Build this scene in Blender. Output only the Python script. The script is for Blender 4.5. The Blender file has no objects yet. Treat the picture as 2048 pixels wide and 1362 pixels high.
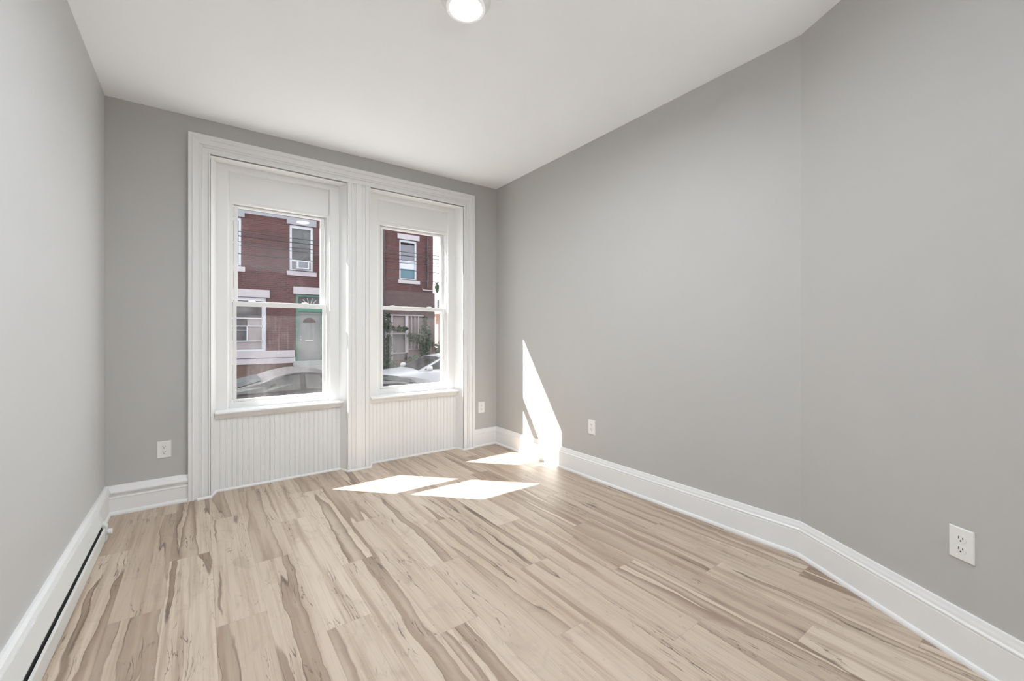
import bpy, bmesh, math, random
from mathutils import Vector, Matrix
random.seed(11)
S = bpy.context.scene
COL = S.collection
PI = math.pi

# ------------------------------------------------------------------ camera, world, sun, exposure
YAW = math.radians(36.4626)
cd = bpy.data.cameras.new('camera'); cam = bpy.data.objects.new('camera', cd); COL.objects.link(cam)
cd.sensor_width = 36.0; cd.lens = 843.08 / 2048 * 36.0
cd.shift_y = -13.55 / 2048
cd.clip_start = 0.02; cd.clip_end = 300
cam.location = (0, 0, 1.2); cam.rotation_euler = (math.radians(90), 0, -YAW)
S.camera = cam

W = bpy.data.worlds.new('world'); S.world = W; W.use_nodes = True
bg = W.node_tree.nodes['Background']
bg.inputs['Color'].default_value = (0.87, 0.94, 1.0, 1); bg.inputs['Strength'].default_value = 2.7

sl = bpy.data.lights.new('sun', 'SUN'); so = bpy.data.objects.new('sun', sl); COL.objects.link(so)
sl.energy = 34.0; sl.angle = math.radians(0.53); sl.color = (1.0, 0.97, 0.93)
so.location = (-10, 15, 20)
so.rotation_euler = Vector((0.955, -1.0, -1.48)).to_track_quat('-Z', 'Y').to_euler()

S.view_settings.view_transform = 'Standard'; S.view_settings.look = 'None'
S.view_settings.gamma = 1; S.view_settings.use_curve_mapping = False
S.view_settings.exposure = 0.42
S.cycles.max_bounces = 14; S.cycles.diffuse_bounces = 9; S.cycles.transparent_max_bounces = 16
S.cycles.sample_clamp_indirect = 6.0
LAMP = 560.0          # radiance of the lens of a ceiling light
FILL_UPLIGHT = 760.0       # radiance of the added, unseen fill uplight behind the camera

# ------------------------------------------------------------------ main dimensions (metres)
XL, XR, YW, YC = -0.508, 2.615, 3.828, 0.905
AD = Vector((-0.4818, -0.8763)); AN = Vector((-0.8763, 0.4818))
AE = Vector((XR, YC)) + AD * 2.4            # end of the angled wall
YB = -3.6
YCAS = 3.79
def ceil_z(x, y): return 2.787 + 0.0053 * (x - 1) - 0.0107 * (y - 3)
GZ = -0.75            # street level
YF = 19.0             # fronts of the houses across the street

# ------------------------------------------------------------------ material helpers
class NT:
    def __init__(s, name):
        s.m = bpy.data.materials.new(name); s.m.use_nodes = True
        s.t = s.m.node_tree; s.n = s.t.nodes; s.b = s.n['Principled BSDF']; s.out = s.n['Material Output']
    def new(s, typ, **kw):
        n = s.n.new(typ)
        for k, v in kw.items(): setattr(n, k, v)
        return n
    def link(s, a, b): s.t.links.new(a, b)
    def put(s, sock, v):
        if hasattr(v, 'is_output'): s.link(v, sock)
        else: sock.default_value = v
    def math(s, op, a, b=None, c=None, clamp=False):
        n = s.new('ShaderNodeMath', operation=op); n.use_clamp = clamp
        s.put(n.inputs[0], a)
        if b is not None: s.put(n.inputs[1], b)
        if c is not None: s.put(n.inputs[2], c)
        return n.outputs[0]
    def comb(s, x, y, z=0.0):
        n = s.new('ShaderNodeCombineXYZ')
        for i, v in enumerate((x, y, z)): s.put(n.inputs[i], v)
        return n.outputs[0]
    def noise(s, vec, scale, detail=2.0, rough=0.5, dist=0.0):
        n = s.new('ShaderNodeTexNoise'); s.put(n.inputs['Vector'], vec)
        n.inputs['Scale'].default_value = scale; n.inputs['Detail'].default_value = detail
        n.inputs['Roughness'].default_value = rough; n.inputs['Distortion'].default_value = dist
        return n.outputs[0]
    def mix(s, f, a, b, typ='MIX'):
        n = s.new('ShaderNodeMix', data_type='RGBA', blend_type=typ)
        s.put(n.inputs[0], f); s.put(n.inputs[6], a); s.put(n.inputs[7], b)
        return n.outputs[2]
    def smooth(s, v, a, b, o0=0.0, o1=1.0):
        n = s.new('ShaderNodeMapRange', interpolation_type='SMOOTHSTEP')
        s.put(n.inputs[0], v); s.put(n.inputs[1], a); s.put(n.inputs[2], b)
        s.put(n.inputs[3], o0); s.put(n.inputs[4], o1)
        return n.outputs[0]
    def obj(s):
        return s.new('ShaderNodeTexCoord').outputs['Object']
    def sep(s, v):
        n = s.new('ShaderNodeSeparateXYZ'); s.link(v, n.inputs[0]); return n.outputs
    def bump(s, h, strength=0.2, dist=0.01):
        n = s.new('ShaderNodeBump'); n.inputs['Strength'].default_value = strength
        n.inputs['Distance'].default_value = dist; s.link(h, n.inputs['Height'])
        s.link(n.outputs[0], s.b.inputs['Normal'])

def c4(c): return (c[0], c[1], c[2], 1.0)

def paint(name, col, rough=0.5, var=0.03, scale=4.0, bump=0.0, bscale=120.0, spec=0.5, metal=0.0):
    m = NT(name); o = m.obj()
    f = m.noise(o, scale, 3.0)
    lo = tuple(c * (1 - var) for c in col); hi = tuple(min(1, c * (1 + var)) for c in col)
    m.link(m.mix(f, c4(lo), c4(hi)), m.b.inputs['Base Color'])
    m.b.inputs['Roughness'].default_value = rough
    m.b.inputs['Specular IOR Level'].default_value = spec
    m.b.inputs['Metallic'].default_value = metal
    if bump: m.bump(m.noise(o, bscale, 2.0), bump, 0.002)
    return m.m

M = {}
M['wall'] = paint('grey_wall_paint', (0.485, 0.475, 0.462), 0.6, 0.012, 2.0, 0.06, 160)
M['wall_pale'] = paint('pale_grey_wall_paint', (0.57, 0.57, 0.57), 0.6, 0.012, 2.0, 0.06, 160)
M['ceiling'] = paint('white_ceiling_paint', (0.935, 0.955, 0.985), 0.8, 0.008, 2.0, 0.04, 120)
M['trim'] = paint('white_trim_paint', (0.83, 0.83, 0.83), 0.38, 0.012, 3.0, 0.03, 60)
M['vinyl'] = paint('white_vinyl', (0.82, 0.82, 0.815), 0.32, 0.01)
M['plastic'] = paint('white_plastic', (0.82, 0.81, 0.79), 0.3, 0.008, 20)
M['slot'] = paint('dark_slot', (0.02, 0.019, 0.018), 0.6, 0.1)
M['heater'] = paint('white_heater_enamel', (0.74, 0.75, 0.74), 0.35, 0.01)
M['black'] = paint('black_gap', (0.012, 0.012, 0.011), 0.7, 0.1)
M['lamp_rim'] = paint('white_lamp_rim', (0.85, 0.85, 0.85), 0.35, 0.005)
M['stone'] = paint('pale_stone', (0.47, 0.41, 0.43), 0.85, 0.08, 5.0)
M['greystone'] = paint('grey_stone', (0.30, 0.29, 0.31), 0.85, 0.08, 5.0)
M['exwhite'] = paint('white_window_frame', (0.60, 0.60, 0.64), 0.5, 0.03)
M['green'] = paint('green_door_frame', (0.085, 0.20, 0.15), 0.5, 0.06)
M['stormdoor'] = paint('grey_storm_door', (0.22, 0.21, 0.205), 0.5, 0.05)
M['doorglass'] = paint('brown_door_window', (0.085, 0.055, 0.05), 0.25, 0.15, 12)
M['bronze'] = paint('pale_metal', (0.55, 0.52, 0.5), 0.35, 0.05, 5, metal=0.3)
M['curtain'] = paint('pale_curtain', (0.32, 0.27, 0.265), 0.9, 0.15, 14)
M['blueshade'] = paint('blue_grey_shade', (0.09, 0.17, 0.21), 0.5, 0.08, 3)
M['shade'] = paint('grey_window_shade', (0.22, 0.21, 0.24), 0.8, 0.06, 3)
M['pipe'] = paint('dark_downpipe', (0.06, 0.045, 0.05), 0.6, 0.1)
M['wire'] = paint('black_cable', (0.025, 0.025, 0.03), 0.6, 0.1)
M['wood_pole'] = paint('grey_pole_wood', (0.12, 0.09, 0.07), 0.9, 0.2, 8)
M['asphalt'] = paint('asphalt', (0.12, 0.12, 0.125), 0.9, 0.2, 30, 0.3, 60)
M['concrete'] = paint('pavement_concrete', (0.36, 0.35, 0.335), 0.9, 0.1, 8, 0.2, 40)
M['leaf'] = paint('leaf_green', (0.055, 0.10, 0.04), 0.6, 0.5, 3)
M['leaf2'] = paint('leaf_dark_green', (0.03, 0.055, 0.025), 0.6, 0.5, 3)
M['stem'] = paint('brown_stem', (0.10, 0.07, 0.05), 0.9, 0.2, 8)
M['carwhite'] = paint('white_car_paint', (0.52, 0.51, 0.535), 0.2, 0.01)
M['cardark'] = paint('dark_grey_car_paint', (0.045, 0.042, 0.045), 0.35, 0.05, spec=0.2)
M['carglass'] = paint('car_glass', (0.028, 0.032, 0.033), 0.1, 0.1, spec=0.12)
M['greyglass'] = paint('grey_car_glass', (0.11, 0.117, 0.117), 0.35, 0.1, spec=0.0)
M['tyre'] = paint('tyre_rubber', (0.02, 0.02, 0.02), 0.8, 0.1)
M['chrome'] = paint('bright_metal', (0.6, 0.6, 0.62), 0.2, 0.03, metal=0.9)
M['redlens'] = paint('red_lens', (0.35, 0.02, 0.02), 0.2, 0.05)
M['lens'] = paint('clear_lens', (0.6, 0.6, 0.62), 0.15, 0.05)
M['housewhite'] = paint('pale_house_paint', (0.62, 0.62, 0.61), 0.8, 0.03)
M['roof'] = paint('grey_roofing', (0.2, 0.19, 0.19), 0.9, 0.1)
M['pinkpanel'] = paint('pinkish_porch_panel', (0.25, 0.185, 0.185), 0.8, 0.08, 4)
M['greypanel'] = paint('grey_porch_panel', (0.15, 0.125, 0.135), 0.7, 0.12, 4)
M['barewall'] = paint('brown_basement_render', (0.13, 0.075, 0.06), 0.9, 0.2, 6)

def house_glass():
    m = NT('house_window_glass')
    m.b.inputs['Base Color'].default_value = (0.05, 0.05, 0.055, 1)
    m.b.inputs['Roughness'].default_value = 0.08
    f = m.noise(m.obj(), 6.0, 4.0, 0.6)
    m.link(m.mix(f, (0.03, 0.03, 0.035, 1), (0.16, 0.15, 0.15, 1)), m.b.inputs['Base Color'])
    return m.m
M['houseglass'] = house_glass()

def brick(name, c1, c2, mortar, scale=1.0):
    m = NT(name); o = m.obj(); x, y, z = m.sep(o)
    v = m.comb(m.math('ADD', x, y), z)
    b = m.new('ShaderNodeTexBrick'); m.link(v, b.inputs['Vector'])
    b.inputs['Scale'].default_value = scale
    b.inputs['Brick Width'].default_value = 0.215; b.inputs['Row Height'].default_value = 0.073
    b.inputs['Mortar Size'].default_value = 0.006; b.inputs['Bias'].default_value = -0.2
    b.inputs['Color1'].default_value = c4(c1); b.inputs['Color2'].default_value = c4(c2)
    b.inputs['Mortar'].default_value = c4(mortar)
    n = m.noise(o, 0.8, 4.0); n2 = m.noise(o, 14.0, 3.0, 0.7)
    col = m.mix(m.smooth(n, 0.35, 0.7, 0.0, 0.35), b.outputs['Color'], c4(tuple(c * 0.6 for c in c1)))
    col = m.mix(m.smooth(n2, 0.55, 0.8, 0.0, 0.35), col, c4(tuple(min(1, c * 1.9) for c in c2)))
    m.link(col, m.b.inputs['Base Color']); m.b.inputs['Roughness'].default_value = 0.9
    m.bump(b.outputs['Fac'], -0.3, 0.01)
    return m.m
M['brick_red'] = brick('dark_red_brick', (0.070, 0.021, 0.020), (0.120, 0.034, 0.032), (0.135, 0.088, 0.085))
M['brick_brown'] = brick('mauve_brown_brick', (0.10, 0.058, 0.058), (0.13, 0.08, 0.078), (0.11, 0.08, 0.08))
M['brick_orange'] = brick('orange_brick', (0.30, 0.14, 0.09), (0.34, 0.17, 0.12), (0.3, 0.22, 0.19))

def pane_glass(name, dust, speck):
    """clear window glass with a film of dust on it"""
    m = NT(name); m.n.remove(m.b)
    tr = m.new('ShaderNodeBsdfTransparent'); tr.inputs[0].default_value = (0.80, 0.815, 0.815, 1)
    gl = m.new('ShaderNodeBsdfGlossy'); gl.inputs['Roughness'].default_value = 0.02
    lw = m.new('ShaderNodeLayerWeight'); lw.inputs['Blend'].default_value = 0.5
    fr = m.math('ADD', 0.02, m.math('MULTIPLY', 0.9, m.math('POWER', lw.outputs['Facing'], 5.0)))
    mx = m.new('ShaderNodeMixShader'); m.link(fr, mx.inputs[0])
    m.link(tr.outputs[0], mx.inputs[1]); m.link(gl.outputs[0], mx.inputs[2])
    o = m.obj(); x, y, z = m.sep(o)
    di = m.new('ShaderNodeBsdfTranslucent'); di.inputs[0].default_value = (0.75, 0.72, 0.72, 1)
    df = m.new('ShaderNodeBsdfDiffuse'); df.inputs[0].default_value = (0.7, 0.67, 0.67, 1)
    ds = m.new('ShaderNodeMixShader'); ds.inputs[0].default_value = 0.5
    m.link(di.outputs[0], ds.inputs[1]); m.link(df.outputs[0], ds.inputs[2])
    n1 = m.smooth(m.noise(o, 3.0, 4.0, 0.6), 0.3, 0.75)
    n2 = m.smooth(m.noise(o, 95.0, 3.0, 0.7), 0.56, 0.70)
    n3 = m.smooth(m.noise(m.comb(m.math('MULTIPLY', x, 60.0), y, m.math('MULTIPLY', z, 5.0)), 1.0, 3.0, 0.6), 0.4, 0.75)
    f = m.math('ADD', m.math('MULTIPLY', n1, dust), m.math('MULTIPLY', m.math('MULTIPLY', n2, n1), speck))
    f = m.math('ADD', f, m.math('MULTIPLY', n3, dust * 0.6), clamp=True)
    mx2 = m.new('ShaderNodeMixShader'); m.link(f, mx2.inputs[0])
    m.link(mx.outputs[0], mx2.inputs[1]); m.link(ds.outputs[0], mx2.inputs[2])
    m.link(mx2.outputs[0], m.out.inputs['Surface'])
    return m.m
M['pane'] = pane_glass('clear_pane', 0.003, 0.060)
M['pane_dusty'] = pane_glass('dusty_pane', 0.026, 0.02)

def emis(name, col, strength):
    m = NT(name); m.b.inputs['Base Color'].default_value = (0.9, 0.9, 0.9, 1)
    m.b.inputs['Emission Color'].default_value = c4(col); m.b.inputs['Emission Strength'].default_value = strength
    return m.m
M['fill_uplight_on'] = emis('added_fill_emitter', (0.88, 0.95, 1.0), FILL_UPLIGHT)
M['lamp_glow'] = emis('glowing_acrylic_rim', (1.0, 0.99, 0.97), 0.16)
M['lamp_on'] = emis('lit_lamp_lens', (0.90, 0.96, 1.0), LAMP)

def floor_mat():
    m = NT('maple_plank_floor'); o = m.obj(); x, y, z = m.sep(o)
    PW, PL = 0.18, 1.22
    cx = m.math('DIVIDE', m.math('SUBTRACT', x, 0.05), PW)
    col = m.math('FLOOR', cx); fx = m.math('FRACT', cx)
    stag = m.math('FRACT', m.math('ADD', m.math('MULTIPLY', col, 0.618034), 20.278))
    py = m.math('ADD', m.math('DIVIDE', y, PL), stag)
    row = m.math('FLOOR', py); fy = m.math('FRACT', py)
    wn = m.new('ShaderNodeTexWhiteNoise', noise_dimensions='2D'); m.link(m.comb(col, row), wn.inputs['Vector'])
    r1, r2, r3 = m.sep(wn.outputs['Color'])
    r4 = wn.outputs['Value']
    X = m.math('ADD', x, m.math('MULTIPLY', r1, 37.0)); Y = m.math('ADD', y, m.math('MULTIPLY', r2, 53.0))
    # heartwood figure: long wavy bands with a sharp dark border
    def st(kx, ky): return m.comb(m.math('MULTIPLY', X, kx), m.math('MULTIPLY', Y, ky))
    wob = m.math('MULTIPLY', m.math('SUBTRACT', m.noise(st(3.0, 3.2), 1.0, 3.0, 0.55), 0.5), 0.055)
    Xw = m.math('ADD', X, wob)
    A = m.noise(m.comb(m.math('MULTIPLY', Xw, 12.5), m.math('MULTIPLY', Y, 0.45)), 1.0, 1.5, 0.4, 0.1)
    T = m.math('ADD', 0.45, m.math('MULTIPLY', r3, 0.20))
    band = m.math('MULTIPLY', m.smooth(A, T, m.math('ADD', T, 0.016)), m.smooth(A, m.math('ADD', T, 0.015), m.math('ADD', T, 0.17), 1.0, 0.32))
    line = m.smooth(m.math('ABSOLUTE', m.math('SUBTRACT', A, m.math('ADD', T, 0.008))), 0.001, 0.012, 1.0, 0.0)
    gate = m.smooth(m.noise(st(4.0, 1.8), 1.0, 2.0), 0.36, 0.60)
    grain = m.noise(st(120.0, 2.4), 1.0, 5.0, 0.65, 0.4)
    fine = m.noise(st(330.0, 7.0), 1.0, 3.0, 0.6, 0.2)
    soft = m.noise(st(21.0, 0.8), 1.0, 4.0, 0.6, 0.15)
    cloud = m.noise(st(9.0, 4.5), 1.0, 4.0, 0.6, 0.8)
    crack = m.noise(m.comb(m.math('MULTIPLY', Xw, 24.0), m.math('MULTIPLY', Y, 1.4)), 1.0, 3.0, 0.55, 0.9)
    crackm = m.math('MULTIPLY', m.smooth(m.math('ABSOLUTE', m.math('SUBTRACT', crack, 0.5)), 0.0, 0.012, 1.0, 0.0),
                    m.smooth(m.noise(st(7.0, 1.9), 1.0, 3.0), 0.48, 0.60))
    knot = m.smooth(m.noise(st(16.0, 8.0), 1.0, 4.0, 0.65, 1.6), 0.64, 0.76)
    light = m.mix(r4, (0.50, 0.402, 0.312, 1), (0.62, 0.518, 0.418, 1))
    warm = m.mix(m.smooth(soft, 0.42, 0.72, 0.0, 0.85), light, (0.355, 0.257, 0.183, 1))
    warm = m.mix(m.smooth(cloud, 0.52, 0.74, 0.0, 0.45), warm, (0.33, 0.255, 0.205, 1))
    heart = m.mix(m.smooth(grain, 0.3, 0.7), (0.185, 0.122, 0.082, 1), (0.305, 0.212, 0.148, 1))
    c = m.mix(m.math('MULTIPLY', band, m.math('ADD', 0.35, m.math('MULTIPLY', r1, 0.60))), warm, heart)
    c = m.mix(m.smooth(grain, 0.50, 0.76, 0.0, 0.34), c, (0.22, 0.16, 0.12, 1))
    c = m.mix(m.smooth(fine, 0.55, 0.80, 0.0, 0.22), c, (0.24, 0.18, 0.14, 1))
    c = m.mix(m.math('MULTIPLY', m.math('MULTIPLY', line, gate), 0.80), c, (0.11, 0.075, 0.055, 1))
    c = m.mix(m.math('MULTIPLY', crackm, 0.85), c, (0.09, 0.062, 0.047, 1))
    c = m.mix(m.math('MULTIPLY', knot, 0.55), c, (0.14, 0.09, 0.065, 1))
    ex = m.math('MINIMUM', fx, m.math('SUBTRACT', 1.0, fx)); ey = m.math('MINIMUM', fy, m.math('SUBTRACT', 1.0, fy))
    seam = m.math('MAXIMUM', m.smooth(ex, 0.003, 0.010, 1.0, 0.0), m.smooth(ey, 0.0005, 0.0015, 1.0, 0.0))
    c = m.mix(m.math('MULTIPLY', seam, 0.22), c, (0.16, 0.115, 0.085, 1))
    m.link(c, m.b.inputs['Base Color'])
    m.link(m.smooth(grain, 0.2, 0.8, 0.36, 0.48), m.b.inputs['Roughness'])
    m.b.inputs['Specular IOR Level'].default_value = 0.45
    h = m.math('SUBTRACT', m.math('MULTIPLY', grain, 0.25), m.math('ADD', seam, m.math('MULTIPLY', crackm, 0.5)))
    m.bump(h, 0.12, 0.002)
    return m.m
M['floor'] = floor_mat()

# ------------------------------------------------------------------ mesh helpers
class MB:
    def __init__(s): s.bm = bmesh.new()
    def box(s, x0, y0, z0, x1, y1, z1):
        v = [s.bm.verts.new(p) for p in ((x0,y0,z0),(x1,y0,z0),(x1,y1,z0),(x0,y1,z0),(x0,y0,z1),(x1,y0,z1),(x1,y1,z1),(x0,y1,z1))]
        for f in ((0,3,2,1),(4,5,6,7),(0,1,5,4),(1,2,6,5),(2,3,7,6),(3,0,4,7)): s.bm.faces.new([v[i] for i in f])
        return s
    def rings(s, rings, closed=True, caps=True):
        """join rings of points (all the same length) into a skin"""
        R = [[s.bm.verts.new(p) for p in r] for r in rings]
        n = len(R[0])
        for a, b in zip(R, R[1:]):
            for i in range(n if closed else n - 1):
                j = (i + 1) % n
                try: s.bm.faces.new((a[i], a[j], b[j], b[i]))
                except ValueError: pass
        if caps and closed:
            s.bm.faces.new(list(reversed(R[0]))); s.bm.faces.new(R[-1])
        return s
    def prism(s, pts, z0, ztop):
        """vertical prism from a footprint; ztop a number or a function of x, y"""
        zt = ztop if callable(ztop) else (lambda x, y: ztop)
        return s.rings([[(p[0], p[1], z0) for p in pts], [(p[0], p[1], zt(*p)) for p in pts]])
    def tube(s, pts, r, seg=8):
        pts = [Vector(p) for p in pts]; rr = []
        for i, p in enumerate(pts):
            t = (pts[min(i + 1, len(pts) - 1)] - pts[max(i - 1, 0)]).normalized()
            u = t.orthogonal().normalized() if i == 0 else (rr_u - t * rr_u.dot(t)).normalized()
            rr_u = u; w = t.cross(u)
            q = r[i] if isinstance(r, (list, tuple)) else r
            rr.append([p + (u * math.cos(2*PI*k/seg) + w * math.sin(2*PI*k/seg)) * q for k in range(seg)])
        return s.rings(rr)
    def lathe(s, prof, c=(0,0,0), seg=48, axis='z', caps=True):
        rr = []
        for r, h in prof:
            ring = []
            for k in range(seg):
                a = 2*PI*k/seg; p, q = r*math.cos(a), r*math.sin(a)
                v = (p, q, h) if axis == 'z' else ((p, h, q) if axis == 'y' else (h, p, q))
                ring.append((c[0]+v[0], c[1]+v[1], c[2]+v[2]))
            rr.append(ring)
        return s.rings(rr, caps=caps)
    def quad(s, *p):
        s.bm.faces.new([s.bm.verts.new(q) for q in p]); return s
    def build(s, name, mat, parent=None, smooth=False, bevel=0.0, seg=2, subsurf=0, recalc=True):
        if recalc: bmesh.ops.recalc_face_normals(s.bm, faces=s.bm.faces)
        me = bpy.data.meshes.new(name); s.bm.to_mesh(me); s.bm.free()
        me.materials.append(M[mat] if isinstance(mat, str) else mat)
        if smooth:
            for p in me.polygons: p.use_smooth = True
        o = bpy.data.objects.new(name, me); COL.objects.link(o)
        if parent: o.parent = parent
        if bevel:
            b = o.modifiers.new('bevel', 'BEVEL'); b.width = bevel; b.segments = seg; b.limit_method = 'ANGLE'
        if subsurf:
            b = o.modifiers.new('subsurf', 'SUBSURF'); b.levels = b.render_levels = subsurf
        return o

def tag(o, label=None, cat=None, group=None, kind=None):
    if label: o['label'] = label
    if cat: o['category'] = cat
    if group: o['group'] = group
    if kind: o['kind'] = kind
    return o
def empty(name, loc, rz=0.0):
    o = bpy.data.objects.new(name, None); COL.objects.link(o)
    o.location = loc; o.rotation_euler = (0, 0, rz); o.empty_display_size = 0.1
    return o
def copy_tree(o, parent=None):
    c = o.copy(); COL.objects.link(c)
    if parent: c.parent = parent
    for ch in list(o.children): copy_tree(ch, c)
    return c
def struct(o, label, cat): return tag(o, label, cat, None, 'structure')

def slab_with_holes(mb, x0, x1, z0, z1, y0, y1, holes):
    xs = sorted({x0, x1} | {h[0] for h in holes} | {h[1] for h in holes})
    zs = sorted({z0, z1} | {h[2] for h in holes} | {h[3] for h in holes})
    xs = [x for x in xs if x0 <= x <= x1]; zs = [z for z in zs if z0 <= z <= z1]
    def solid(i, j):
        if i < 0 or j < 0 or i >= len(xs) - 1 or j >= len(zs) - 1: return False
        cx, cz = (xs[i] + xs[i+1]) / 2, (zs[j] + zs[j+1]) / 2
        return not any(h[0] < cx < h[1] and h[2] < cz < h[3] for h in holes)
    V = {}
    def v(i, j, k):
        if (i, j, k) not in V: V[(i, j, k)] = mb.bm.verts.new((xs[i], (y0, y1)[k], zs[j]))
        return V[(i, j, k)]
    for i in range(len(xs) - 1):
        for j in range(len(zs) - 1):
            if not solid(i, j): continue
            for k in (0, 1): mb.bm.faces.new([v(i,j,k), v(i+1,j,k), v(i+1,j+1,k), v(i,j+1,k)])
            if not solid(i-1, j): mb.bm.faces.new([v(i,j,0), v(i,j,1), v(i,j+1,1), v(i,j+1,0)])
            if not solid(i+1, j): mb.bm.faces.new([v(i+1,j,0), v(i+1,j,1), v(i+1,j+1,1), v(i+1,j+1,0)])
            if not solid(i, j-1): mb.bm.faces.new([v(i,j,0), v(i+1,j,0), v(i+1,j,1), v(i,j,1)])
            if not solid(i, j+1): mb.bm.faces.new([v(i,j+1,0), v(i+1,j+1,0), v(i+1,j+1,1), v(i,j+1,1)])
    return mb

# ------------------------------------------------------------------ room shell
T = 0.14
foot = [(XL, YB), (AE.x, YB), (AE.x, AE.y), (XR, YC), (XR, YW + 0.1), (XL, YW + 0.1)]
f = MB().prism(foot, -0.12, 0.0).build('floor', 'floor'); struct(f, 'floor of pale maple planks with brown wavy streaks', 'floor')
cb = MB()
cf = [(XL - T, YB - T), (AE.x + T, YB - T), (AE.x + T, AE.y), (XR + T, YC), (XR + T, YW + 0.27), (XL - T, YW + 0.27)]
cb.rings([[(x, y, ceil_z(x, y)) for x, y in cf], [(x, y, ceil_z(x, y) + 0.25) for x, y in cf]])
struct(cb.build('ceiling', 'ceiling'), 'smooth white painted ceiling', 'ceiling')
def wall(name, pts, label, mat='wall'):
    return struct(MB().prism(pts, -0.12, ceil_z).build(name, mat), label, 'wall')
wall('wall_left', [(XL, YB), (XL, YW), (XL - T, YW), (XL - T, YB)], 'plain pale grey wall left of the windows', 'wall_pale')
wall('wall_right', [(XR, YW), (XR, YC), (XR + T, YC), (XR + T, YW)], 'long grey wall right of the windows with a bright sun patch')
wall('wall_angled', [(XR, YC), (AE.x, AE.y), (AE.x + T, AE.y), (XR + T, YC)], 'grey wall turned at an angle at the right edge')
wall('wall_passage', [(AE.x, AE.y), (AE.x, YB), (AE.x + T, YB), (AE.x + T, AE.y)], 'grey passage wall behind the camera')
wall('wall_back', [(XL - T, YB), (AE.x + T, YB), (AE.x + T, YB - T), (XL - T, YB - T)], 'grey back wall behind the camera')
zt = 2.80
mb = MB(); slab_with_holes(mb, XL - T, XR + T, -0.12, zt, YW, 3.92, [(0.05, 1.036, -0.12, 2.52), (1.217, 2.192, -0.12, 2.52)])
struct(mb.build('wall_front', 'wall'), 'grey window wall behind the white window casing', 'wall')
mb = MB(); slab_with_holes(mb, XL - 3.0, XR + 4.0, GZ, 7.5, 3.978, 4.085, [(0.186, 0.905, 0.62, 2.235), (1.352, 2.074, 0.625, 2.26)])
struct(mb.build('wall_outside', 'brick_red'), 'brick outer leaf of the window wall', 'wall')

# ------------------------------------------------------------------ window casing
def sweep_u(mb, prof, xl, xr, zt_, z0):
    """profile of (inward offset x, inward offset z, y) carried up, across and down around an opening"""
    st = [lambda o: (xl + o[0], o[2], z0), lambda o: (xl + o[0], o[2], zt_ - o[1]),
          lambda o: (xr - o[0], o[2], zt_ - o[1]), lambda o: (xr - o[0], o[2], z0)]
    R = [[mb.bm.verts.new(s(o)) for o in prof] for s in st]
    for a, b in zip(R, R[1:]):
        for i in range(len(prof) - 1): mb.bm.faces.new((a[i], a[i+1], b[i+1], b[i]))
def bead(o, d, r, n=5):
    return [(o + r - r * math.cos(PI*k/n), d - r * math.sin(PI*k/n)) for k in range(n + 1)]
prof = [(0, YW), (0, YCAS + .002)] + [(.003, YCAS)] + [(.019, YCAS)] + bead(.021, YCAS + .001, .006) + [(.034, YCAS + .008), (.062, YCAS + .010)] \
     + bead(.062, YCAS + .010, .0045) + [(.0715, YCAS + .014), (.079, YCAS + .014)] + bead(.079, YCAS + .012, .004) + [(.0875, YCAS + .019), (.118, YCAS + .017)] \
     + bead(.118, YCAS + .013, .006) + [(.131, YCAS + .010), (.131, YW + .06)]
mb = MB(); sweep_u(mb, [(o, o, y) for o, y in prof], -0.072, 2.32, 2.648, 0.0)
# the middle pilaster belongs to the same built-up casing but is a board of its own
struct(mb.build('trim_1', 'trim', recalc=True), 'tall white fluted casing framing both windows', 'window casing')
half = [(0, YW + .06), (0, YCAS + .004), (.003, YCAS)] + bead(.003, YCAS, .005) + [(.016, YCAS + .004), (.034, YCAS + .004)] + bead(.034, YCAS + .002, .005) \
     + [(.0455, YCAS + .012), (.064, YCAS + .012)] + bead(.064, YCAS + .008, .005) + [(.076, YCAS + .003), (.0995, YCAS + .002)]
full = [(1.027 + o, y) for o, y in half] + [(1.226 - o, y) for o, y in reversed(half)]
mb = MB(); mb.rings([[(x, y, 0.0) for x, y in full], [(x, y, 2.518) for x, y in full]])
struct(mb.build('trim_2', 'trim'), 'white fluted pilaster between the two windows', 'window casing')

WIN = [dict(n=1, fl=0.059, fr=1.027, il=0.098, ir=0.999, sx0=0.199, sx1=0.896, ux0=0.209, ux1=0.886, gl=(0.229, 0.865), gu=(0.240, 0.853),
            z0=0.662, zr=1.457, zrb=1.419, zg0=0.682, zgt=2.205, zut=2.226, fx0=0.180, fx1=0.910, fzt=2.244, side='left'),
       dict(n=2, fl=1.226, fr=2.184, il=1.262, ir=2.160, sx0=1.368, sx1=2.060, ux0=1.383, ux1=2.050, gl=(1.401, 2.028), gu=(1.414, 2.026),
            z0=0.676, zr=1.465, zrb=1.429, zg0=0.695, zgt=2.214, zut=2.238, fx0=1.346, fx1=2.080, fzt=2.268, side='right')]
def frame_ring(mb, x0, x1, z0, z1, y0, y1, a, b, c, d):
    """rectangular frame: widths a left, b right, c bottom, d top"""
    slab_with_holes(mb, x0, x1, z0, z1, y0, y1, [(x0 + a, x1 - b, z0 + c, z1 - d)]); return mb
k = 3
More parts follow.
